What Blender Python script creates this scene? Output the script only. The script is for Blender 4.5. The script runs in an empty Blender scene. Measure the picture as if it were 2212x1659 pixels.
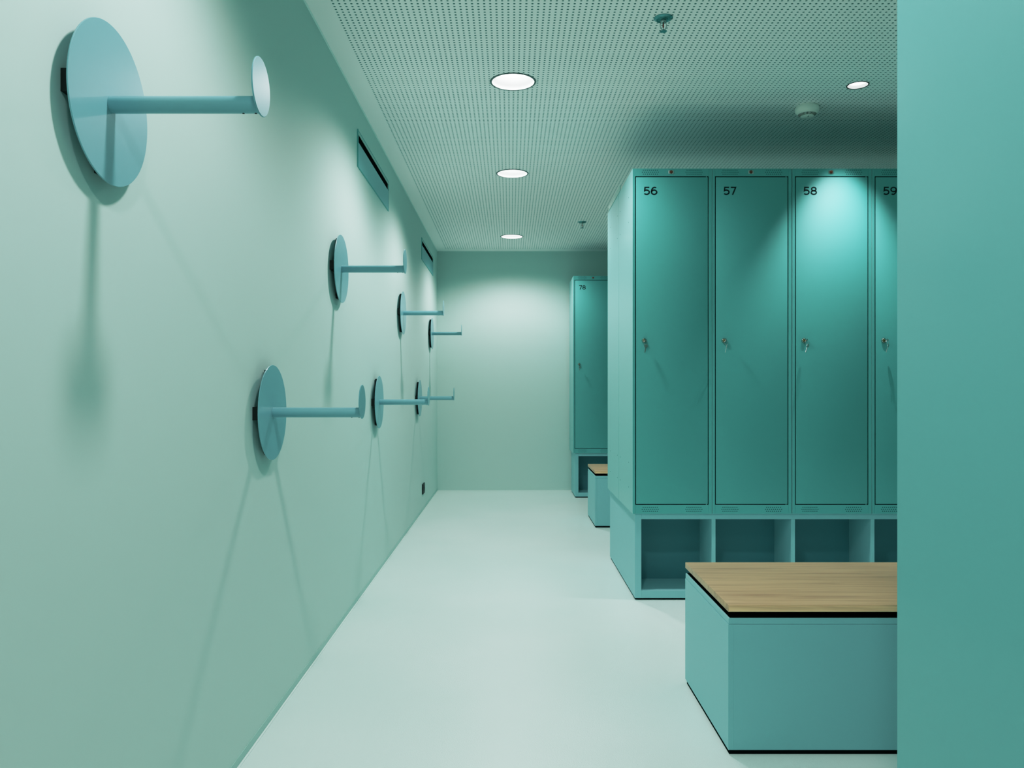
import bpy, bmesh, math
from mathutils import Vector, Matrix

PI = math.pi
scene = bpy.context.scene
COL = scene.collection

# ------------------------------------------------------------------ materials
def srgb(r, g, b):
    def f(c):
        c /= 255.0
        return c / 12.92 if c <= 0.04045 else ((c + 0.055) / 1.055) ** 2.4
    return (f(r), f(g), f(b), 1.0)

def new_mat(name):
    m = bpy.data.materials.new(name)
    m.use_nodes = True
    nt = m.node_tree
    b = nt.nodes['Principled BSDF']
    return m, nt, b

def paint(name, col, rough=0.5, bump=0.0, scale=300.0, spec=0.5, mottling=0.0, mscale=2.0, metal=0.0):
    m, nt, b = new_mat(name)
    b.inputs['Base Color'].default_value = col
    b.inputs['Roughness'].default_value = rough
    b.inputs['Specular IOR Level'].default_value = spec
    b.inputs['Metallic'].default_value = metal
    tc = nt.nodes.new('ShaderNodeTexCoord')
    if mottling:
        n = nt.nodes.new('ShaderNodeTexNoise'); n.inputs['Scale'].default_value = mscale
        n.inputs['Detail'].default_value = 4
        nt.links.new(tc.outputs['Object'], n.inputs['Vector'])
        mr = nt.nodes.new('ShaderNodeMapRange')
        mr.inputs['From Min'].default_value = 0.3; mr.inputs['From Max'].default_value = 0.7
        mr.inputs['To Min'].default_value = 1 - mottling; mr.inputs['To Max'].default_value = 1 + mottling
        nt.links.new(n.outputs['Fac'], mr.inputs['Value'])
        vm = nt.nodes.new('ShaderNodeVectorMath'); vm.operation = 'SCALE'
        vm.inputs[0].default_value = col[:3]
        nt.links.new(mr.outputs['Result'], vm.inputs['Scale'])
        nt.links.new(vm.outputs['Vector'], b.inputs['Base Color'])
    if bump:
        n = nt.nodes.new('ShaderNodeTexNoise'); n.inputs['Scale'].default_value = scale
        nt.links.new(tc.outputs['Object'], n.inputs['Vector'])
        bp = nt.nodes.new('ShaderNodeBump'); bp.inputs['Strength'].default_value = bump
        bp.inputs['Distance'].default_value = 0.001
        nt.links.new(n.outputs['Fac'], bp.inputs['Height'])
        nt.links.new(bp.outputs['Normal'], b.inputs['Normal'])
    return m

WALL = (0.545, 0.685, 0.645, 1)
M_wall = paint('wall_paint', WALL, 0.62, 0, 260, 0.3)
M_base = paint('baseboard_paint', (0.41, 0.585, 0.54, 1), 0.5)
M_bead = paint('sealant', (0.80, 0.90, 0.87, 1), 0.4)
M_lock = paint('locker_powder_coat', (0.098, 0.405, 0.39, 1), 0.62, 0, 700, 1.0)
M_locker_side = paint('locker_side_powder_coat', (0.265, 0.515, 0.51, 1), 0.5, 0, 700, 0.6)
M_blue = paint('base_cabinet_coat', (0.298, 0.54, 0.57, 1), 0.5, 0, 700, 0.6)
M_hook = paint('hook_powder_coat', (0.212, 0.398, 0.445, 1), 0.34, 0, 700, 0.6)
M_panel = paint('end_panel_coat', (0.165, 0.395, 0.395, 1), 0.5, 0, 700, 0.6)
for m_, w_ in ((M_locker_side, 0.2), (M_panel, 0.25), (M_lock, 0.06), (M_hook, 0.2)):
    b_ = m_.node_tree.nodes['Principled BSDF']
    b_.inputs['Coat Weight'].default_value = w_; b_.inputs['Coat Roughness'].default_value = 0.13
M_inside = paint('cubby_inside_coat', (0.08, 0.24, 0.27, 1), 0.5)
M_black = paint('black_metal', (0.006, 0.008, 0.008, 1), 0.55, 0, 1, 0.3)
M_void = paint('dark_gap', (0.002, 0.006, 0.006, 1), 0.9, 0, 1, 0.0)
M_hole = paint('perforation_dark', (0.004, 0.02, 0.02, 1), 0.9, 0, 1, 0.0)
M_rivet = paint('rivet_dark', (0.03, 0.11, 0.11, 1), 0.5)
M_ink = paint('number_ink', (0.003, 0.012, 0.014, 1), 0.6, 0, 1, 0.2)
M_chrome = paint('chrome', (0.50, 0.47, 0.42, 1), 0.12, metal=1.0)
M_brass = paint('aged_brass', (0.42, 0.25, 0.12, 1), 0.2, metal=1.0)
M_copper = paint('copper_button', (0.16, 0.035, 0.018, 1), 0.3)
M_steel = paint('nickel_plate', (0.55, 0.56, 0.54, 1), 0.3, metal=1.0)
M_vent = paint('vent_paint', (0.24, 0.48, 0.51, 1), 0.45)
M_ring = paint('downlight_ring', (0.07, 0.115, 0.105, 1), 0.4)
M_ringblack = paint('spot_ring_black', (0.005, 0.007, 0.007, 1), 0.4)
M_reflector = paint('reflector_white', (0.9, 0.9, 0.9, 1), 0.35)
M_smoke = paint('detector_plastic', (0.92, 0.93, 0.86, 1), 0.45)
M_sprk = paint('sprinkler_teal_metal', (0.12, 0.33, 0.33, 1), 0.25, metal=0.6)
M_bulb = paint('sprinkler_bulb', (0.30, 0.03, 0.015, 1), 0.1)
M_tape = paint('pale_strip', (0.42, 0.56, 0.51, 1), 0.45)

def emit(name, strength, col=(1, 1, 1, 1)):
    m, nt, b = new_mat(name)
    b.inputs['Base Color'].default_value = (0.8, 0.8, 0.8, 1)
    b.inputs['Emission Color'].default_value = col
    b.inputs['Emission Strength'].default_value = strength
    m.cycles.emission_sampling = 'NONE'
    return m
M_lamp = emit('lamp_diffuser', 7.0)
M_spotlamp = emit('spot_diffuser', 3.0)

def floor_mat():
    m, nt, b = new_mat('epoxy_floor')
    tc = nt.nodes.new('ShaderNodeTexCoord')
    n1 = nt.nodes.new('ShaderNodeTexNoise'); n1.inputs['Scale'].default_value = 1.1; n1.inputs['Detail'].default_value = 5
    n2 = nt.nodes.new('ShaderNodeTexNoise'); n2.inputs['Scale'].default_value = 230; n2.inputs['Detail'].default_value = 2
    for n in (n1, n2): nt.links.new(tc.outputs['Object'], n.inputs['Vector'])
    cr = nt.nodes.new('ShaderNodeValToRGB')
    cr.color_ramp.elements[0].position = 0.35; cr.color_ramp.elements[0].color = (0.72, 0.845, 0.805, 1)
    cr.color_ramp.elements[1].position = 0.65; cr.color_ramp.elements[1].color = (0.77, 0.875, 0.84, 1)
    nt.links.new(n1.outputs['Fac'], cr.inputs['Fac'])
    nt.links.new(cr.outputs['Color'], b.inputs['Base Color'])
    mr = nt.nodes.new('ShaderNodeMapRange')
    mr.inputs['To Min'].default_value = 0.30; mr.inputs['To Max'].default_value = 0.42
    nt.links.new(n1.outputs['Fac'], mr.inputs['Value'])
    nt.links.new(mr.outputs['Result'], b.inputs['Roughness'])
    b.inputs['Specular IOR Level'].default_value = 0.4
    bp = nt.nodes.new('ShaderNodeBump'); bp.inputs['Strength'].default_value = 0.35; bp.inputs['Distance'].default_value = 0.002
    nt.links.new(n2.outputs['Fac'], bp.inputs['Height'])
    nt.links.new(bp.outputs['Normal'], b.inputs['Normal'])
    return m
M_floor = floor_mat()

HP = 0.0235            # ceiling perforation pitch
CX0, CX1, CY0, CY1 = -0.6905, 3.04, -1.4, 8.625
def ceiling_mat():
    m, nt, b = new_mat('perforated_ceiling')
    tc = nt.nodes.new('ShaderNodeTexCoord')
    sp = nt.nodes.new('ShaderNodeSeparateXYZ')
    nt.links.new(tc.outputs['Object'], sp.inputs['Vector'])
    def mth(op, a, bb=None):
        n = nt.nodes.new('ShaderNodeMath'); n.operation = op
        for i, v in enumerate((a, bb)):
            if v is None: continue
            if isinstance(v, (int, float)): n.inputs[i].default_value = v
            else: nt.links.new(v, n.inputs[i])
        return n.outputs[0]
    def cell(v, off):
        t = mth('DIVIDE', mth('SUBTRACT', v, off - HP / 2), HP)
        f = mth('SUBTRACT', t, mth('FLOOR', t))
        return mth('SUBTRACT', f, 0.5)
    fx, fy = cell(sp.outputs['X'], CX0), cell(sp.outputs['Y'], CY0)
    d = mth('SQRT', mth('ADD', mth('MULTIPLY', fx, fx), mth('MULTIPLY', fy, fy)))
    hole = mth('LESS_THAN', d, 0.0046 / HP)
    inx = mth('MULTIPLY', mth('GREATER_THAN', sp.outputs['X'], CX0 - HP / 2), mth('LESS_THAN', sp.outputs['X'], CX1))
    iny = mth('MULTIPLY', mth('GREATER_THAN', sp.outputs['Y'], CY0), mth('LESS_THAN', sp.outputs['Y'], CY1))
    fac = mth('MULTIPLY', hole, mth('MULTIPLY', inx, iny))
    mix = nt.nodes.new('ShaderNodeMix'); mix.data_type = 'RGBA'
    nt.links.new(fac, mix.inputs['Factor'])
    mix.inputs['A'].default_value = (0.97, 0.97, 0.955, 1)
    mix.inputs['B'].default_value = (0.085, 0.185, 0.165, 1)
    nt.links.new(mix.outputs['Result'], b.inputs['Base Color'])
    b.inputs['Roughness'].default_value = 0.8
    b.inputs['Specular IOR Level'].default_value = 0.15
    return m
M_ceil = ceiling_mat()

def wood_mat(name, k):
    m, nt, b = new_mat(name)
    tc = nt.nodes.new('ShaderNodeTexCoord')
    sp = nt.nodes.new('ShaderNodeSeparateXYZ'); nt.links.new(tc.outputs['Object'], sp.inputs['Vector'])
    def mth(op, a, bb=None):
        n = nt.nodes.new('ShaderNodeMath'); n.operation = op
        for i, v in enumerate((a, bb)):
            if v is None: continue
            if isinstance(v, (int, float)): n.inputs[i].default_value = v
            else: nt.links.new(v, n.inputs[i])
        return n.outputs[0]
    stave = mth('FLOOR', mth('DIVIDE', sp.outputs['Y'], 0.085))
    wn = nt.nodes.new('ShaderNodeTexWhiteNoise'); wn.noise_dimensions = '1D'
    nt.links.new(stave, wn.inputs['W'])
    cmb = nt.nodes.new('ShaderNodeCombineXYZ')
    nt.links.new(mth('MULTIPLY', mth('ADD', sp.outputs['X'], mth('MULTIPLY', wn.outputs['Value'], 7.0)), 2.2), cmb.inputs['X'])
    nt.links.new(mth('MULTIPLY', sp.outputs['Y'], 42.0), cmb.inputs['Y'])
    nt.links.new(mth('MULTIPLY', sp.outputs['Z'], 42.0), cmb.inputs['Z'])
    n = nt.nodes.new('ShaderNodeTexNoise'); n.inputs['Scale'].default_value = 1.0; n.inputs['Detail'].default_value = 6; n.inputs['Roughness'].default_value = 0.65
    n.inputs['Distortion'].default_value = 0.6
    nt.links.new(cmb.outputs['Vector'], n.inputs['Vector'])
    fac = mth('ADD', n.outputs['Fac'], mth('MULTIPLY', mth('SUBTRACT', wn.outputs['Value'], 0.5), 0.08))
    cr = nt.nodes.new('ShaderNodeValToRGB')
    e = cr.color_ramp.elements
    e[0].position = 0.26; e[0].color = (0.36 * k, 0.215 * k, 0.115 * k, 1)
    e[1].position = 0.74; e[1].color = (0.64 * k, 0.43 * k, 0.25 * k, 1)
    x = e.new(0.48); x.color = (0.52 * k, 0.335 * k, 0.19 * k, 1)
    nt.links.new(fac, cr.inputs['Fac'])
    nt.links.new(cr.outputs['Color'], b.inputs['Base Color'])
    b.inputs['Roughness'].default_value = 0.42
    return m
M_wood = wood_mat('oak_veneer', 1.0)
M_wood_lit = wood_mat('oak_lit_edge', 1.75)  # same oak brightened, paints the light on the seat's front edge

# ------------------------------------------------------------------ mesh helpers
def add_box(bm, x0, x1, y0, y1, z0, z1, bevel=0.0, seg=2):
    vs = [bm.verts.new((x, y, z)) for x in (x0, x1) for y in (y0, y1) for z in (z0, z1)]
    q = [(0, 1, 3, 2), (4, 6, 7, 5), (0, 4, 5, 1), (2, 3, 7, 6), (0, 2, 6, 4), (1, 5, 7, 3)]
    fs = [bm.faces.new([vs[i] for i in f]) for f in q]
    if bevel:
        es = list({e for f in fs for e in f.edges})
        bmesh.ops.bevel(bm, geom=es, offset=bevel, segments=seg, profile=0.5, affect='EDGES')

def add_lathe(bm, prof, M=Matrix(), n=48, caps=True, a0=0.0):
    """prof: (radius, height) list around local Z."""
    rings = []
    for r, h in prof:
        if r <= 1e-6:
            rings.append([bm.verts.new(M @ Vector((0, 0, h)))])
        else:
            rings.append([bm.verts.new(M @ Vector((r * math.cos(a0 + 2 * PI * i / n), r * math.sin(a0 + 2 * PI * i / n), h))) for i in range(n)])
    for a, b in zip(rings, rings[1:]):
        for i in range(n):
            j = (i + 1) % n
            if len(a) == 1 and len(b) == 1: continue
            if len(a) == 1: bm.faces.new((a[0], b[i], b[j]))
            elif len(b) == 1: bm.faces.new((a[i], b[0], a[j]))
            else: bm.faces.new((a[i], b[i], b[j], a[j]))
    if caps:
        for r in (rings[0], rings[-1]):
            if len(r) > 2: bm.faces.new(r)

def add_torus(bm, R, r, M=Matrix(), n=28, k=8):
    g = []
    for i in range(n):
        a = 2 * PI * i / n
        g.append([bm.verts.new(M @ Vector(((R + r * math.cos(t)) * math.cos(a), (R + r * math.cos(t)) * math.sin(a), r * math.sin(t))))
                  for t in (2 * PI * j / k for j in range(k))])
    for i in range(n):
        for j in range(k):
            bm.faces.new((g[i][j], g[(i + 1) % n][j], g[(i + 1) % n][(j + 1) % k], g[i][(j + 1) % k]))

def add_tube(bm, pts, r, k=8):
    """round tube along a polyline"""
    pts = [Vector(p) for p in pts]
    rings = []
    for i, p in enumerate(pts):
        d = (pts[min(i + 1, len(pts) - 1)] - pts[max(i - 1, 0)]).normalized()
        up = Vector((0, 1, 0)) if abs(d.y) < 0.9 else Vector((1, 0, 0))
        u = d.cross(up).normalized(); v = d.cross(u).normalized()
        rings.append([bm.verts.new(p + r * (math.cos(2 * PI * j / k) * u + math.sin(2 * PI * j / k) * v)) for j in range(k)])
    for a, b in zip(rings, rings[1:]):
        for j in range(k):
            bm.faces.new((a[j], a[(j + 1) % k], b[(j + 1) % k], b[j]))
    bm.faces.new(rings[0]); bm.faces.new(rings[-1])

def mesh_obj(name, bm, mat, parent=None, smooth=False, label=None):
    bmesh.ops.recalc_face_normals(bm, faces=bm.faces)
    me = bpy.data.meshes.new(name)
    bm.to_mesh(me); bm.free()
    if smooth:
        for p in me.polygons: p.use_smooth = True
        try:
            me.set_sharp_from_angle(angle=math.radians(35))
        except Exception:
            pass
    me.materials.append(mat)
    o = bpy.data.objects.new(name, me)
    COL.objects.link(o)
    if parent: o.parent = parent
    if label: o['label'] = label
    return o

def box_obj(name, d, mat, parent=None, bevel=0.0, seg=2, label=None):
    bm = bmesh.new(); add_box(bm, *d, bevel=bevel, seg=seg)
    return mesh_obj(name, bm, mat, parent, smooth=bevel > 0, label=label)

def thing(name, label, cat, loc=(0, 0, 0), rz=0.0, group=None):
    o = bpy.data.objects.new(name, None)
    COL.objects.link(o)
    o.location = loc; o.rotation_euler = (0, 0, rz)
    o.empty_display_size = 0.1
    o['label'] = label; o['category'] = cat
    if group: o['group'] = group
    return o

def dup(root, loc, rz=0.0, label=None, group=None, skip=()):
    def rec(o, par):
        c = o.copy(); COL.objects.link(c)
        if par: c.parent = par
        for ch in list(o.children):
            if ch.name.split('.')[0] in skip: continue
            rec(ch, c)
        return c
    r = rec(root, None)
    r.location = loc; r.rotation_euler = (0, 0, rz)
    if label: r['label'] = label
    if group: r['group'] = group
    return r

def struct(name, d, mat, **k):
    o = box_obj(name, d, mat, **k); o['kind'] = 'structure'
    return o

# ------------------------------------------------------------------ room shell
XL, XR, YN, YF, H = -0.798, 3.17, -1.6, 8.763, 2.604
T = 0.12
struct('floor', (XL - T, XR + T, YN - T, YF + T, -0.1, 0.0), M_floor)
struct('wall_left', (XL - T, XL, YN - T, YF + T, 0.0, H + 0.1), M_wall)
struct('wall_right', (XR, XR + T, YN - T, YF + T, 0.0, H + 0.1), M_wall)
struct('wall_back', (XL, XR, YF, YF + T, 0.0, H + 0.1), M_wall)
struct('wall_near', (XL, XR, YN - T, YN, 0.0, H + 0.1), M_wall)
struct('baseboard_left', (XL, XL + 0.002, YN, YF, 0.0, 0.026), M_base)
struct('baseboard_back', (XL + 0.002, XR, YF - 0.002, YF, 0.0, 0.026), M_wall)
# sealant beads where the floor meets the walls, and the fine joint under the ceiling
struct('trim_1', (XL + 0.002, XL + 0.009, YN, YF - 0.002, 0.0, 0.004), M_bead, bevel=0.0015)
struct('trim_2', (XL + 0.009, XR, YF - 0.010, YF - 0.002, 0.0, 0.006), M_bead, bevel=0.0015)
struct('trim_3', (XL, XL + 0.006, YN, YF, H - 0.004, H), M_bead)

LIGHT_X = 0.012
LIGHT_Y = (-0.05, 1.62, 3.93, 5.60, 7.91)
R_RING, R_AP = 0.113, 0.1035
SPOTS = [(1.713, 3.975)]
R_SRING, R_SAP = 0.0535, 0.0475

def ceiling():
    cu = bpy.data.curves.new('ceiling', 'CURVE'); cu.dimensions = '2D'; cu.fill_mode = 'BOTH'
    def spl(pts):
        s = cu.splines.new('POLY'); s.points.add(len(pts) - 1)
        for p, (x, y) in zip(s.points, pts): p.co = (x, y, 0, 1)
        s.use_cyclic_u = True
    spl([(XL, YN), (XR, YN), (XR, YF), (XL, YF)])
    def circ(cx, cy, r, n=64): spl([(cx + r * math.cos(2 * PI * i / n), cy + r * math.sin(2 * PI * i / n)) for i in range(n)])
    for y in LIGHT_Y: circ(LIGHT_X, y, R_AP + 0.003)
    for x, y in SPOTS: circ(x, y, R_SAP + 0.002)
    tmp = bpy.data.objects.new('tmp', cu); COL.objects.link(tmp)
    dg = bpy.context.evaluated_depsgraph_get()
    me = bpy.data.meshes.new_from_object(tmp.evaluated_get(dg))
    bpy.data.objects.remove(tmp); bpy.data.curves.remove(cu)
    me.materials.clear(); me.materials.append(M_ceil)
    me.name = 'ceiling'
    o = bpy.data.objects.new('ceiling', me); COL.objects.link(o)
    o.location = (0, 0, H); o['kind'] = 'structure'
    # slab above it closes the room
    s = struct('ceiling_slab', (XL, XR, YN, YF, H + 0.14, H + 0.2), M_wall)
    return o
ceiling()

# ------------------------------------------------------------------ ceiling lights
def lamp(name, parent, energy, size_deg, blend, radius, z):
    l = bpy.data.lights.new(name, 'SPOT')
    l.energy = energy; l.spot_size = math.radians(size_deg); l.spot_blend = blend
    l.shadow_soft_size = radius; l.color = (1.0, 1.0, 1.0)
    o = bpy.data.objects.new(name, l); COL.objects.link(o)
    o.parent = parent; o.location = (0, 0, z)
    return o

MAIN_W, SPOT_W = 62.0, 92.0
def downlight(y, label):
    t = thing('recessed_downlight', label, 'ceiling light', (LIGHT_X, y, H), group='round white downlights in a line along the ceiling')
    bm = bmesh.new()
    add_lathe(bm, [(R_AP, 0.0005), (R_AP, -0.003), (R_RING - 0.002, -0.0035), (R_RING, -0.001), (R_RING, -0.0002)], caps=False, n=64)
    mesh_obj('trim_ring', bm, M_ring, t, True)
    bm = bmesh.new(); add_lathe(bm, [(R_AP, -0.002), (R_AP - 0.002, 0.0), (0.088, 0.055), (0.086, 0.056)], caps=False, n=64)
    mesh_obj('reflector', bm, M_reflector, t, True)
    bm = bmesh.new(); add_lathe(bm, [(0.0, 0.054), (0.087, 0.054)], caps=False, n=64)
    mesh_obj('diffuser', bm, M_lamp, t)
    lamp('downlight_lamp', t, MAIN_W, 152, 0.55, 0.07, 0.004)
    return t
for y, lb in zip(LIGHT_Y, ('white round downlight in the corridor ceiling behind the viewer',
                           'white round downlight in the corridor ceiling above the largest wall hook',
                           'largest glowing round downlight in view, near the top edge of the ceiling',
                           'glowing round downlight between the largest one and the smallest one',
                           'smallest glowing round downlight, closest to the far wall')):
    downlight(y, lb)

def spotlight(x, y, label):
    t = thing('small_spotlight', label, 'ceiling light', (x, y, H))
    bm = bmesh.new()
    add_lathe(bm, [(R_SAP, 0.0005), (R_SAP, -0.002), (R_SRING - 0.001, -0.0025), (R_SRING, -0.0002)], caps=False, n=48)
    mesh_obj('trim_ring', bm, M_ringblack, t, True)
    bm = bmesh.new(); add_lathe(bm, [(R_SAP, 0.0), (0.044, 0.016)], caps=False, n=48)
    mesh_obj('reflector', bm, M_reflector, t, True)
    bm = bmesh.new(); add_lathe(bm, [(0.0, 0.015), (0.045, 0.015)], caps=False, n=48)
    mesh_obj('diffuser', bm, M_spotlamp, t)
    lamp('spot_lamp', t, SPOT_W, 67, 0.8, 0.012, 0.002)
spotlight(*SPOTS[0], 'small white ceiling spotlight with a black ring in front of the tall lockers')

# ------------------------------------------------------------------ sprinklers and smoke detector
def sprinkler():
    t = thing('fire_sprinkler', '', 'sprinkler', (0, 0, H), group='fire sprinklers hanging from the ceiling')
    bm = bmesh.new()
    add_lathe(bm, [(0.038, 0.0), (0.038, -0.003), (0.031, -0.006), (0.029, -0.0085), (0.0265, -0.0085), (0.0245, -0.006), (0.019, -0.006), (0.0175, -0.009), (0.012, -0.009), (0.0, -0.009)], caps=False)
    mesh_obj('ceiling_rosette', bm, M_sprk, t, True)
    bm = bmesh.new()
    add_lathe(bm, [(0.010, -0.009), (0.0115, -0.012), (0.0115, -0.017), (0.009, -0.021), (0.004, -0.022), (0, -0.022)], n=24, caps=False)
    for s in (-1, 1):
        add_tube(bm, [(s * 0.009, 0, -0.018), (s * 0.0125, 0, -0.026), (s * 0.0122, 0, -0.036), (s * 0.008, 0, -0.046), (s * 0.002, 0, -0.050)], 0.0019)
    add_lathe(bm, [(0.0, -0.042), (0.0045, -0.047), (0.0055, -0.054), (0.0, -0.0545)], n=16, caps=False)
    mesh_obj('frame_arms', bm, M_steel, t, True)
    bm = bmesh.new()
    add_lathe(bm, [(0.0, -0.0215), (0.0032, -0.024), (0.0032, -0.038), (0.001, -0.042), (0.0, -0.042)], n=16, caps=False)
    mesh_obj('glass_bulb', bm, M_bulb, t, True, 'red glass bulb')
    bm = bmesh.new(); n = 14; top = []; bot = []
    for i in range(2 * n * 2):
        a = 2 * PI * i / (2 * n * 2)
        r = 0.0155 if (i // 2) % 2 == 0 else 0.0105
        top.append(bm.verts.new((r * math.cos(a), r * math.sin(a), -0.0545))); bot.append(bm.verts.new((r * math.cos(a), r * math.sin(a), -0.0555)))
    bm.faces.new(top); bm.faces.new(bot[::-1])
    for i in range(len(top)):
        j = (i + 1) % len(top); bm.faces.new((top[i], bot[i], bot[j], top[j]))
    mesh_obj('deflector', bm, M_sprk, t)
    return t
sp0 = sprinkler()
sp0.location = (0.617, 3.255, H); sp0['label'] = 'larger fire sprinkler with a ringed teal rosette, near the top of the ceiling'
dup(sp0, (0.641, 7.22, H), label='tiny distant fire sprinkler between the smallest downlight and the locker tops')

t = thing('smoke_detector', 'round pale smoke detector on the ceiling above the numbered lockers', 'smoke detector', (1.572, 4.27, H))
bm = bmesh.new(); add_lathe(bm, [(0.056, 0.0), (0.056, -0.008)], caps=False); mesh_obj('base_ring', bm, M_smoke, t, True)
bm = bmesh.new()
add_lathe(bm, [(0.052, -0.007), (0.0595, -0.0075), (0.0610, -0.012), (0.0610, -0.026), (0.0570, -0.034), (0.0480, -0.0425)], caps=False)
add_lathe(bm, [(0.0480, -0.0425), (0.0340, -0.0545), (0.0290, -0.0570), (0.0, -0.0585)], caps=False)
mesh_obj('housing', bm, M_smoke, t, True)
bm = bmesh.new()
NS = 40
for i in range(NS):
    a = 2 * PI * i / NS; w = 0.0019
    c, s = math.cos(a), math.sin(a)
    def P(r, h, k): return (r * c - k * s, r * s + k * c, h - 0.0006)
    bm.faces.new([bm.verts.new(P(*q)) for q in ((0.0470, -0.0434, -w), (0.0470, -0.0434, w), (0.0350, -0.0537, w * 0.8), (0.0350, -0.0537, -w * 0.8))])
mesh_obj('vent_slots', bm, M_black, t)
box_obj('indicator', (-0.002, 0.002, -0.022, -0.008, -0.0594, -0.0572), M_sprk, t)

# ------------------------------------------------------------------ wall hooks
HXD = 0.0270           # the front of the big disc off the wall
def coat_hook():
    """local +X points out of the wall, origin on the wall at the rod's height"""
    t = thing('coat_hook', '', 'coat hook', (0, 0, 0), group='round blue coat hooks in two rows on the left wall')
    RX = Matrix.Rotation(PI / 2, 4, 'Y')                  # local Z -> world X
    bm = bmesh.new()
    add_box(bm, 0.0, HXD - 0.0035, -0.128, 0.128, -0.0205, 0.0205)
    add_box(bm, 0.004, HXD - 0.0035, -0.0205, 0.0205, 0.0206, 0.137)
    add_box(bm, 0.004, HXD - 0.0035, -0.0205, 0.0205, -0.137, -0.0206)
    mesh_obj('mounting_bracket', bm, M_black, t, label='black mounting bracket')
    bm = bmesh.new()
    add_lathe(bm, [(0.0, HXD - 0.0033), (0.1525, HXD - 0.0033), (0.1540, HXD - 0.0025), (0.1540, HXD - 0.0008), (0.1533, HXD), (0.0, HXD)], RX, n=128, caps=False)
    mesh_obj('wall_disc', bm, M_hook, t, True)
    x1 = 0.314
    bm = bmesh.new(); add_lathe(bm, [(0.0, HXD + 0.0002), (0.0163, HXD + 0.0002), (0.0163, x1 - 0.0005), (0.0, x1 - 0.0005)], RX, n=40, caps=False)
    rod = mesh_obj('rod', bm, M_hook, t, True)
    bm = bmesh.new()
    for xx in (x1 - 0.032, x1 - 0.008):
        bm = bmesh.new()
        add_lathe(bm, [(0.0, -0.0174), (0.0022, -0.0171), (0.0024, -0.0158)], Matrix.Translation((xx, 0, 0)), n=12, caps=False)
        mesh_obj('screw', bm, M_black, rod)
    bm = bmesh.new()
    M = Matrix.Translation((0, 0, 0.0345)) @ RX
    add_lathe(bm, [(0.0, x1), (0.0545, x1), (0.0555, x1 + 0.0007), (0.0555, x1 + 0.0022), (0.0545, x1 + 0.003), (0.0, x1 + 0.003)], M, n=72, caps=False)
    mesh_obj('end_disc', bm, M_hook, t, True)
    return t
h0 = coat_hook()
ZU, ZL = 1.6525, 1.028
HOOKS = [(1.556, ZU, 'largest blue coat hook, at the top left, closest to the viewer'),
         (2.617, ZL, 'lower blue coat hook closest to the viewer, casting a V of shadows'),
         (3.680, ZU, 'upper blue coat hook below the larger wall vent'),
         (4.740, ZL, 'middle one of the three hooks in the lower row on the left wall'),
         (5.800, ZU, 'third hook of the upper row, below and between the two wall vents'),
         (6.862, ZL, 'farthest hook of the lower row, partly behind another hook tip'),
         (7.940, ZU, 'smallest, farthest hook of the upper row, under the smaller wall vent')]
for i, (y, z, lb) in enumerate(HOOKS):
    if i == 0:
        h0.location = (XL, y, z); h0['label'] = lb
    else:
        dup(h0, (XL, y, z), label=lb)

# ------------------------------------------------------------------ wall vents
def wall_vent():
    """origin at the vent's lower near corner on the wall; +Y along the wall"""
    t = thing('wall_air_vent', '', 'air vent', group='long slotted air vents high on the left wall')
    L, HH = 1.06, 0.195
    box_obj('slot_backing', (0.0002, 0.001, 0.03, L - 0.02, 0.10, 0.19), M_void, t, label='dark slot behind the plates')
    box_obj('face_plate', (0.0011, 0.0034, 0.014, L - 0.004, 0.006, 0.1325), M_vent, t, 0.0006, 1)
    bm = bmesh.new()
    add_box(bm, 0.0011, 0.0034, 0.014, L - 0.004, 0.174, HH - 0.006)
    mesh_obj('top_strip', bm, M_base, t)
    bm = bmesh.new()
    add_box(bm, 0.0, 0.006, 0.0, 0.012, 0.0, HH); add_box(bm, 0.0, 0.0042, L - 0.003, L, 0.0, HH)
    add_box(bm, 0.0, 0.0040, 0.012, L - 0.003, 0.0, 0.005); add_box(bm, 0.0, 0.0040, 0.012, L - 0.003, HH - 0.005, HH)
    mesh_obj('rim', bm, M_lock, t)
    bm = bmesh.new()
    for yy in (0.17, 0.53, 0.98):
        for zz in (0.018, 0.181):
            bm = bmesh.new()
            add_lathe(bm, [(0.0, 0.0040), (0.003, 0.0037), (0.003, 0.0030)], Matrix.Translation((0, yy, zz)) @ Matrix.Rotation(PI / 2, 4, 'Y'), n=10, caps=False)
            mesh_obj('screw', bm, M_lock, t)
    return t
v0 = wall_vent(); v0.location = (XL, 4.185, 2.262); v0['label'] = 'larger slotted air vent high on the left wall, nearer the viewer'
dup(v0, (XL, 7.20, 2.266), label='smaller-looking far air vent high on the left wall beside the corner')

# ------------------------------------------------------------------ power socket
t = thing('power_socket', 'small black power socket low on the left wall near the far corner', 'power socket', (XL, 7.25, 0.155))
box_obj('cover_frame', (0.0, 0.010, 0.0, 0.155, 0.0, 0.092), M_black, t, 0.002)
for k in (0, 1):
    bm = bmesh.new()
    add_lathe(bm, [(0.024, 0.0103), (0.024, 0.0125), (0.020, 0.0125), (0.019, 0.0108), (0.0, 0.0108)], Matrix.Translation((0, 0.042 + 0.072 * k, 0.046)) @ Matrix.Rotation(PI / 2, 4, 'Y'), n=28, caps=False)
    mesh_obj('outlet', bm, M_ringblack, t, True)

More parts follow.
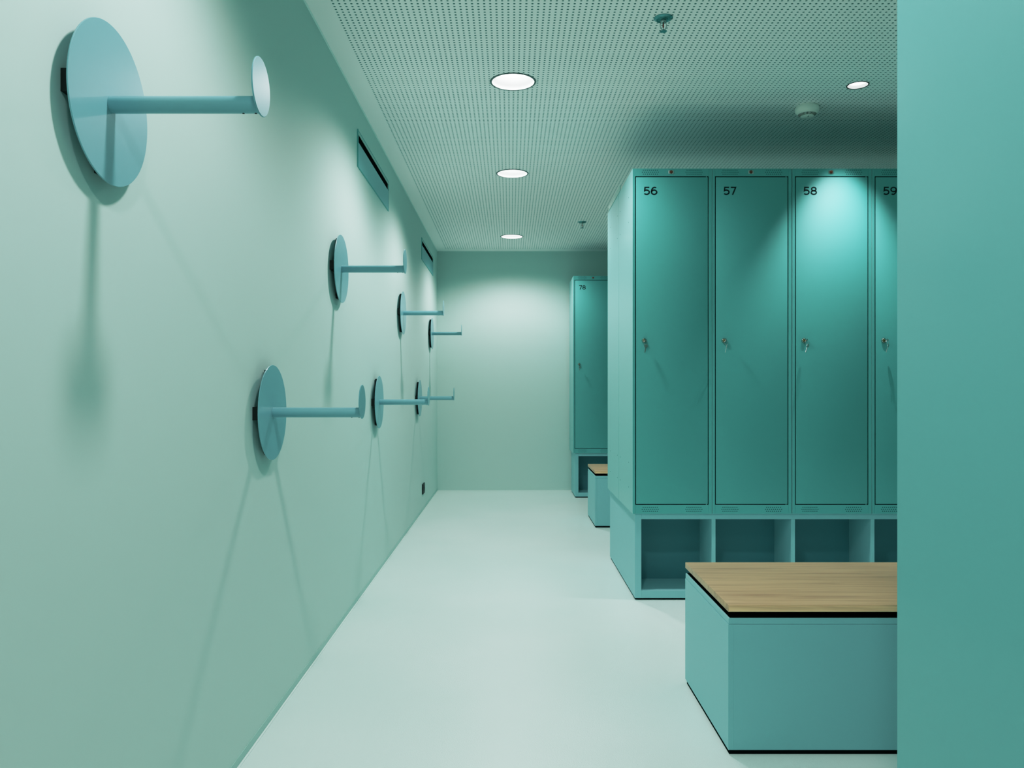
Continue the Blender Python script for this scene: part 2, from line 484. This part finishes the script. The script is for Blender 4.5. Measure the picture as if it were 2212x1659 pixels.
# ------------------------------------------------------------------ digits
def arc(cx, cy, rx, ry, a0, a1, n=28):
    return [(cx + rx * math.cos(math.radians(a0 + (a1 - a0) * i / n)), cy + ry * math.sin(math.radians(a0 + (a1 - a0) * i / n))) for i in range(n + 1)]
DIG = {
    '5': ([[(0.655, 0.925), (0.135, 0.925), (0.10, 0.525)] + arc(0.325, 0.335, 0.33, 0.262, 122, -142)], 0.75),
    '6': ([arc(0.40, 0.335, 0.32, 0.262, 0, 360, 44), arc(0.465, 0.42, 0.385, 0.507, 192, 62)], 0.80),
    '7': ([[(0.03, 0.925), (0.62, 0.925), (0.24, 0.0)]], 0.70),
    '8': ([arc(0.39, 0.72, 0.265, 0.207, 0, 360, 40), arc(0.39, 0.295, 0.315, 0.222, 0, 360, 44)], 0.78),
    '9': ([[(0.80 - x, 1 - y) for x, y in arc(0.40, 0.335, 0.32, 0.262, 0, 360, 44)], [(0.80 - x, 1 - y) for x, y in arc(0.465, 0.42, 0.385, 0.507, 192, 62)]], 0.80),
    '0': ([arc(0.40, 0.5, 0.325, 0.425, 0, 360, 48)], 0.80),
    '1': ([[(0.02, 0.925), (0.26, 0.925), (0.26, 0.0)]], 0.46),
}
def add_number(bm, text, x0, z0, h, y, stroke=0.164):
    x = x0
    for ch in text:
        lines, w = DIG[ch]
        for pl in lines:
            closed = (Vector(pl[0]) - Vector(pl[-1])).length < 1e-4
            P = [Vector(p) for p in (pl[:-1] if closed else pl)]
            n = len(P); L = []; R = []
            for i in range(n):
                a = P[(i - 1) % n] if (closed or i > 0) else None
                b = P[(i + 1) % n] if (closed or i < n - 1) else None
                d1 = (P[i] - a).normalized() if a is not None else (b - P[i]).normalized()
                d2 = (b - P[i]).normalized() if b is not None else d1
                n1, n2 = Vector((-d1.y, d1.x)), Vector((-d2.y, d2.x))
                m = (n1 + n2).normalized(); k = 1 / max(0.35, m.dot(n1))
                L.append(P[i] + m * stroke / 2 * k); R.append(P[i] - m * stroke / 2 * k)
            V = [(bm.verts.new((x + p.x * h, y, z0 + p.y * h)), bm.verts.new((x + q.x * h, y, z0 + q.y * h))) for p, q in zip(L, R)]
            for i in range(n if closed else n - 1):
                j = (i + 1) % n
                bm.faces.new((V[i][0], V[i][1], V[j][1], V[j][0]))
        x += (w + 0.10) * h

# ------------------------------------------------------------------ lockers
LW, LD, LH, PITCH = 0.4135, 0.535, 1.8, 0.4157
LZ = 0.454
def locker():
    """origin at the locker's front left bottom corner, front looks along -Y"""
    t = thing('metal_locker', '', 'locker')
    bm = bmesh.new()
    s = 0.0012
    add_box(bm, 0, s, 0.0, LD, 0, LH); add_box(bm, LW - s, LW, 0.0, LD, 0, LH)
    add_box(bm, s, LW - s, LD - s, LD, 0, LH)
    add_box(bm, s, LW - s, 0.0, LD - s, 0, s); add_box(bm, s, LW - s, 0.0, LD - s, LH - s, LH)
    mesh_obj('cabinet_shell', bm, M_locker_side, t)
    bm = bmesh.new()
    x0, x1, z0, z1 = 0.0140, LW - 0.0165, 0.0470, 1.7600
    e = 0.0002
    add_box(bm, e, x0, -e, 0.02, e, LH - e, 0.0008, 1)
    add_box(bm, x1, LW - e, -e, 0.02, e, LH - e, 0.0008, 1)
    add_box(bm, x0 + e, x1 - e, -e, 0.02, z1, LH - e, 0.0006, 1)
    add_box(bm, x0 + e, x1 - e, -e, 0.02, e, z0, 0.0006, 1)
    mesh_obj('front_frame', bm, M_lock, t, True)
    bm = bmesh.new(); g = 0.0044  # black strips added inside the door gap to paint its shade
    add_box(bm, x0 + e, x0 + g, 0.0025, 0.012, z0 + e, z1 - e); add_box(bm, x1 - g, x1 - e, 0.0025, 0.012, z0 + e, z1 - e)
    add_box(bm, x0 + g, x1 - g, 0.0025, 0.012, z0 + e, z0 + 0.0040); add_box(bm, x0 + g, x1 - g, 0.0025, 0.012, z1 - g, z1 - e)
    mesh_obj('gap_shade', bm, M_void, t, label='black strips painting the shade in the door gap')
    door = box_obj('door', (x0 + 0.0046, x1 - 0.0046, -0.0004, 0.018, z0 + 0.0042, z1 - 0.0046), M_lock, t, 0.0012, 2)
    # hinge pins in the gap
    bm = bmesh.new()
    for z in (z0 + 0.0005, z1 - 0.0045):
        bm = bmesh.new()
        add_box(bm, x1 - 0.014, x1 - 0.0105, 0.0004, 0.0024, z, z + 0.004)
        mesh_obj('hinge_pin', bm, M_locker_side, t)
    # perforations in header and footer, four fields
    for z, xs in ((1.7812, (0.0505, 0.2785)), (0.0235, (0.0500, 0.2780))):
        for x in xs:
            bm = bmesh.new()
            for row in (-1, 0, 1):
                nn = 9 if row == 0 else 8
                for k in range(nn):
                    cx = x + (0.0 if row == 0 else 0.0052) + k * 0.0104
                    cz = z + row * 0.0105
                    bm.faces.new([bm.verts.new((cx + 0.0023 * math.cos(2 * PI * i / 10), -0.0006, cz + 0.0023 * math.sin(2 * PI * i / 10))) for i in range(10)])
            mesh_obj('vent_holes', bm, M_hole, t)
    pl = box_obj('latch_plate', (0.1880, 0.2145, -0.0022, -0.0003, 1.7735, 1.7905), M_steel, t, 0.0006, 1, 'silver plate with a copper button')
    bm = bmesh.new()
    add_lathe(bm, [(0.0, 0.0045), (0.006, 0.0042), (0.0084, 0.0032), (0.0088, 0.002)], Matrix.Translation((0.2012, 0, 1.782)) @ Matrix.Rotation(PI / 2, 4, 'X'), n=24, caps=False)
    add_lathe(bm, [(0.0, 0.0062), (0.0025, 0.006), (0.003, 0.0042)], Matrix.Translation((0.2025, 0, 1.7815)) @ Matrix.Rotation(PI / 2, 4, 'X'), n=12, caps=False)
    mesh_obj('button', bm, M_copper, pl, True)
    bm = bmesh.new()
    M = Matrix.Translation((0.0600, 0, 0.9030)) @ Matrix.Rotation(PI / 2, 4, 'X')
    add_lathe(bm, [(0.0130, 0.0004), (0.0130, 0.0030), (0.0120, 0.0045), (0.0114, 0.0065), (0.0098, 0.0082), (0.0074, 0.0085), (0.0064, 0.0078)], M, n=32, caps=False)
    lk = mesh_obj('lock', bm, M_chrome, door, True, 'chrome cylinder lock')
    bm = bmesh.new(); add_lathe(bm, [(0.0065, 0.0078), (0.0054, 0.0087), (0.0, 0.0092)], M, n=24, caps=False)
    mesh_obj('lock_core', bm, M_brass, t, True, 'brass lock core')
    return t

def number_on(root, text):
    door = [c for c in root.children if c.name.split('.')[0] == 'door'][0]
    bm = bmesh.new(); add_number(bm, text, 0.0588, 1.6625, 0.0425, -0.0008)
    mesh_obj('number', bm, M_ink, door, label='black number ' + text)

def rivets_on(root, side):
    bm = bmesh.new()
    x = -0.0 if side == 'left' else LW
    s = -1 if side == 'left' else 1
    for yy in (0.14, 0.475):
        for z in (1.682, 1.548, 0.256, 0.123):
            add_lathe(bm, [(0.0, 0.0014), (0.0022, 0.0011), (0.0032, 0.0001)], Matrix.Translation((x, yy, z)) @ Matrix.Rotation(s * PI / 2, 4, 'Y'), n=12, caps=False)
    mesh_obj('side_rivets', bm, M_rivet, root)

LX0 = 0.636
FY = 4.200
front = []
proto = locker()
NL = 6
FRONT_LB = ['tall teal locker number 56, at the corridor end of the front row',
            'tall teal locker number 57, second in the front row, beside 56',
            'tall teal locker number 58 with the bright spotlight glow on its door',
            'tall teal locker number 59, cut off by the panel at the right edge',
            'tall teal locker number 60, hidden behind the panel at the right edge',
            'tall teal locker number 61, hidden in the corner beside locker 60']
for i in range(NL):
    x = LX0 + PITCH * i + (0.0016 if i >= 2 else 0)
    r = proto if i == 0 else dup(proto, (0, 0, 0))
    r.location = (x, FY, LZ); r['label'] = FRONT_LB[i]; r['group'] = 'numbered lockers in the front row'
    front.append(r)
# plain copies before numbers are put on
def row(x0, y, rz, first_label, other_label, group, n=NL):
    out = []
    for i in range(n):
        xx = x0 + PITCH * i + (LW if rz else 0)
        out.append(dup(proto, (xx, y, LZ), rz, first_label if i == 0 else other_label, group))
    return out
rear = row(LX0, FY + 2 * LD + 0.006, PI, 'pale teal locker side behind locker 56, back to back with it', 'teal locker turned to the far aisle, hidden behind the front row', 'lockers facing the far aisle')
back = row(LX0, 8.18, 0, 'small distant teal locker number 78 against the far wall', 'teal locker against the far wall, hidden behind the front row', 'lockers along the far wall')
near = row(LX0, 1.325, PI, 'smooth teal locker end panel filling the right edge', 'teal locker beyond the panel at the right edge, facing the bench', 'lockers of the nearest row')
for c in near[0].children:
    if c.name.startswith('cabinet_shell'):
        c.data = c.data.copy(); c.data.materials.clear(); c.data.materials.append(M_panel)
for i, r in enumerate(front): number_on(r, str(56 + i))
number_on(back[0], '78'); number_on(back[1], '79')
rivets_on(front[0], 'left'); rivets_on(back[0], 'left'); rivets_on(rear[0], 'right')

# pale strip bridging the two end lockers on top
o = box_obj('joining_strip', (LX0 - 0.004, LX0 + 0.001, 4.66, 5.20, LZ + LH + 0.0004, LZ + LH + 0.030), M_tape, None, 0.001, 1)
o['label'] = 'pale flat strip on the top edge where two lockers meet'; o['category'] = 'strip'

# ------------------------------------------------------------------ base cabinets under the lockers
def base_cabinet(x0, y0, y1, label, double, n=NL, front_rot=False):
    """open fronted base; front at y0 looks along -Y"""
    t = thing('open_base_cabinet', label, 'base cabinet', (x0, y0, 0.0), group='open base cabinets under the lockers')
    D = y1 - y0; W = n * PITCH - 0.028
    zt, zi = LZ - 0.0005, 0.4235
    box_obj('end_panel', (0, 0.0335, 0, D, 0.0110, zt), M_blue, t, 0.0008, 1)
    box_obj('end_panel', (W - 0.0335, W, 0, D, 0.0110, zt), M_blue, t, 0.0008, 1)
    box_obj('top_panel', (0.0337, W - 0.0337, 0.0006, D, zi, zt), M_blue, t, 0.0005, 1)
    box_obj('bottom_panel', (0.0337, W - 0.0337, 0.0006, D, 0.0110, 0.0500), M_blue, t, 0.0005, 1)
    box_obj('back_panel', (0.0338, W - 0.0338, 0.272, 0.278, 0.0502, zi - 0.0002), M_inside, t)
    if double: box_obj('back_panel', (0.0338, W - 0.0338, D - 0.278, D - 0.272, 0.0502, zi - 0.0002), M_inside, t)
    for k in range(1, n):
        xx = 0.4014 + PITCH * (k - 1)
        for (ya, yb) in ((0.0006, 0.2718),) + (((D - 0.2718, D),) if double else ()):
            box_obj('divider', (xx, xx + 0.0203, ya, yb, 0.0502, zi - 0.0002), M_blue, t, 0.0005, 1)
    for k in range(0, n + 1, 2):
        for yy in (0.03, D - 0.03):
            xx = min(max(0.022, k * PITCH), W - 0.022)
            bm = bmesh.new(); add_lathe(bm, [(0.014, 0.0), (0.014, 0.0109)], Matrix.Translation((xx, yy, 0)), n=20)
            mesh_obj('foot', bm, M_black, t, label='black foot')
    box_obj('plinth', (0.004, W - 0.01, 0.016, D - 0.016, 0.001, 0.0109), M_void, t)
    return t
base_cabinet(0.650, 4.212, 5.268, 'open blue-teal cubby base under locker 56 and its neighbours, behind the large bench', True)
base_cabinet(0.657, 8.195, 8.715, 'small distant open cubby base under locker 78', False)
b3 = base_cabinet(0.650, 0.805, 1.313, 'open cubby base under the locker end panel at the right edge', False)

# ------------------------------------------------------------------ benches
def bench(x0, y0, label, L=2.0):
    t = thing('bench', label, 'bench', (x0, y0, 0), group='box benches with wooden seats')
    D = 0.600
    box_obj('plinth', (0.004, L - 0.012, 0.004, D - 0.012, 0.0, 0.0138), M_void, t, label='black recessed plinth')
    box_obj('front_panel', (0.0153, L, 0.0, 0.018, 0.014, 0.3928), M_blue, t, 0.0003, 1)
    box_obj('end_panel', (0.0, 0.0152, 0.0, D, 0.014, 0.3928), M_blue, t, 0.0004, 1)
    box_obj('back_panel', (0.0155, L, D - 0.018, D, 0.014, 0.3925), M_blue, t, 0.0008, 1)
    box_obj('end_panel', (L - 0.016, L - 0.0005, 0.0185, D - 0.0185, 0.014, 0.3925), M_blue, t)
    box_obj('top_rim', (0.0012, L - 0.001, 0.0008, D - 0.0012, 0.3933, 0.4115), M_blue, t, 0.0010, 1)
    box_obj('inset_shadow_board', (0.006, L - 0.006, 0.006, D - 0.006, 0.4117, 0.4135), M_void, t)  # black sheet standing in for the shade under the seat
    for k in range(4):
        xx = 0.10 + k * (L - 0.24) / 3
        box_obj('spacer', (xx, xx + 0.03, 0.05, D - 0.05, 0.4137, 0.4305), M_black, t)
    st = box_obj('wooden_seat', (0.0, L, 0.0, D, 0.4308, 0.4522), M_wood, t, 0.0012, 2, 'light oak wooden seat')
    box_obj('lit_edge_strip', (0.0015, L - 0.0015, -0.0007, 0.0002, 0.4320, 0.4510), M_wood_lit, st)  # thin strip carrying the painted brightness of the front edge
    return t
bench(0.6572, 2.432, 'large nearby teal box bench with a light oak top, in front of the lockers')
bench(0.6735, 6.425, 'small distant teal bench with a wooden top, beside locker 78')

# ------------------------------------------------------------------ keys in the locks
def key_blade(bm, L, w=0.0028):
    """flat key in the local XZ plane: bow up at the origin, blade down"""
    n = 18
    th = 0.0011
    out = [(0.0095 * math.sin(2 * PI * i / n), 0.0095 * math.cos(2 * PI * i / n)) for i in range(n)]
    def prism(poly):
        a = [bm.verts.new((x, -th, z)) for x, z in poly]; b = [bm.verts.new((x, th, z)) for x, z in poly]
        bm.faces.new(a); bm.faces.new(b[::-1])
        for i in range(len(a)):
            j = (i + 1) % len(a); bm.faces.new((a[i], a[j], b[j], b[i]))
    prism([(x * 1.1, z) for x, z in out])
    prism([(-w, -0.008), (w, -0.008), (w, -L + 0.012), (w * 0.65, -L + 0.009), (w, -L + 0.006), (w * 0.36, -L), (-w * 0.86, -L)])

def key_set(x, z, swing, twist, label, y=FY):
    t = thing('hanging_locker_key', label, 'key', (x, y - 0.0100, z), group='keys hanging in the locker locks')
    # inserted key: bow standing out of the lock
    bm = bmesh.new(); key_blade(bm, 0.0215, 0.0042)
    o = mesh_obj('inserted_key', bm, M_chrome, t)
    o.matrix_local = Matrix.Translation((0, -0.0220, 0)) @ Matrix.Rotation(PI / 2, 4, 'X') @ Matrix.Rotation(math.radians(twist), 4, 'Z') @ Matrix.Rotation(PI, 4, 'Y') @ Matrix.Rotation(PI, 4, 'Z')
    # ring through the bow
    S = Matrix.Translation((0, -0.0265, -0.002)) @ Matrix.Rotation(math.radians(swing), 4, 'Y')
    bm = bmesh.new(); add_torus(bm, 0.0115, 0.0008, S @ Matrix.Translation((0, 0, -0.0105)) @ Matrix.Rotation(PI / 2, 4, 'X') @ Matrix.Rotation(math.radians(35), 4, 'Y'))
    mesh_obj('ring', bm, M_steel, t, True)
    bm = bmesh.new(); key_blade(bm, 0.036)
    o = mesh_obj('spare_key', bm, M_steel, t)
    o.matrix_local = S @ Matrix.Translation((0, 0, -0.0275)) @ Matrix.Rotation(math.radians(-swing * 2.2), 4, 'Y') @ Matrix.Rotation(math.radians(twist), 4, 'Z')
    return t
KZ = LZ + 0.903
KEYS = [(0, -8, 20, 'silver key hanging from the lock of locker 56'),
        (1, -12, 70, 'silver key hanging edge-on from the lock of locker 57'),
        (2, -16, 40, 'silver key hanging from the lock of locker 58'),
        (3, -14, 50, 'silver key hanging from the lock of locker 59, by the right panel')]
for i, sw, tw, lb in KEYS:
    key_set(front[i].location.x + 0.0600, KZ, sw, tw, lb)
key_set(back[0].location.x + 0.0600, KZ, -6, 30, 'tiny distant key hanging from the lock of locker 78', 8.18)

# ------------------------------------------------------------------ world, camera
w = bpy.data.worlds.new('World'); scene.world = w; w.use_nodes = True
w.node_tree.nodes['Background'].inputs['Color'].default_value = (0.5, 0.7, 0.68, 1)
w.node_tree.nodes['Background'].inputs['Strength'].default_value = 0.0

F = 1740.0
cam = bpy.data.cameras.new('camera'); co = bpy.data.objects.new('camera', cam); COL.objects.link(co)
co.location = (0, 0, 1.103); co.rotation_euler = (PI / 2, 0, 0)
cam.sensor_fit = 'HORIZONTAL'; cam.sensor_width = 36.0
cam.lens = F / 2212 * 36.0
cam.shift_x = (1106 - 1103) / 2212
cam.shift_y = (841 - 829.5) / 2212
cam.clip_start = 0.02
scene.camera = co

scene.view_settings.view_transform = 'Standard'
scene.view_settings.look = 'None'
scene.view_settings.exposure = 0.0
scene.view_settings.gamma = 1.0
vs = scene.view_settings
vs.use_curve_mapping = True
cm = vs.curve_mapping
cm.clip_max_x = 4.0; cm.clip_max_y = 4.0
cv = cm.curves[3]
pts = [(0.0, 0.0), (0.35, 0.35), (0.6, 0.55), (1.0, 0.74), (2.0, 0.90), (4.0, 1.0)]
cv.points[0].location = pts[0]; cv.points[1].location = pts[-1]
for p in pts[1:-1]: cv.points.new(*p)
for ch, pp in ((0, [(0.06, 0.034), (0.15, 0.09), (0.28, 0.232), (0.5, 0.475)]),
               (1, [(0.10, 0.078), (0.22, 0.180), (0.35, 0.325), (0.5, 0.485)]),
               (2, [(0.10, 0.076), (0.22, 0.178), (0.35, 0.312), (0.5, 0.475)])):
    c = cm.curves[ch]
    c.points[0].location = (0, 0); c.points[1].location = (4, 4)
    for p in pp + [(0.75, 0.75)]: c.points.new(*p)
cm.update()
cy = scene.cycles
cy.max_bounces = 8; cy.diffuse_bounces = 6; cy.glossy_bounces = 3
cy.sample_clamp_indirect = 6.0
cy.use_denoising = True
cy.use_adaptive_sampling = True; cy.adaptive_threshold = 0.03; cy.adaptive_min_samples = 16
cy.caustics_reflective = False; cy.caustics_refractive = False
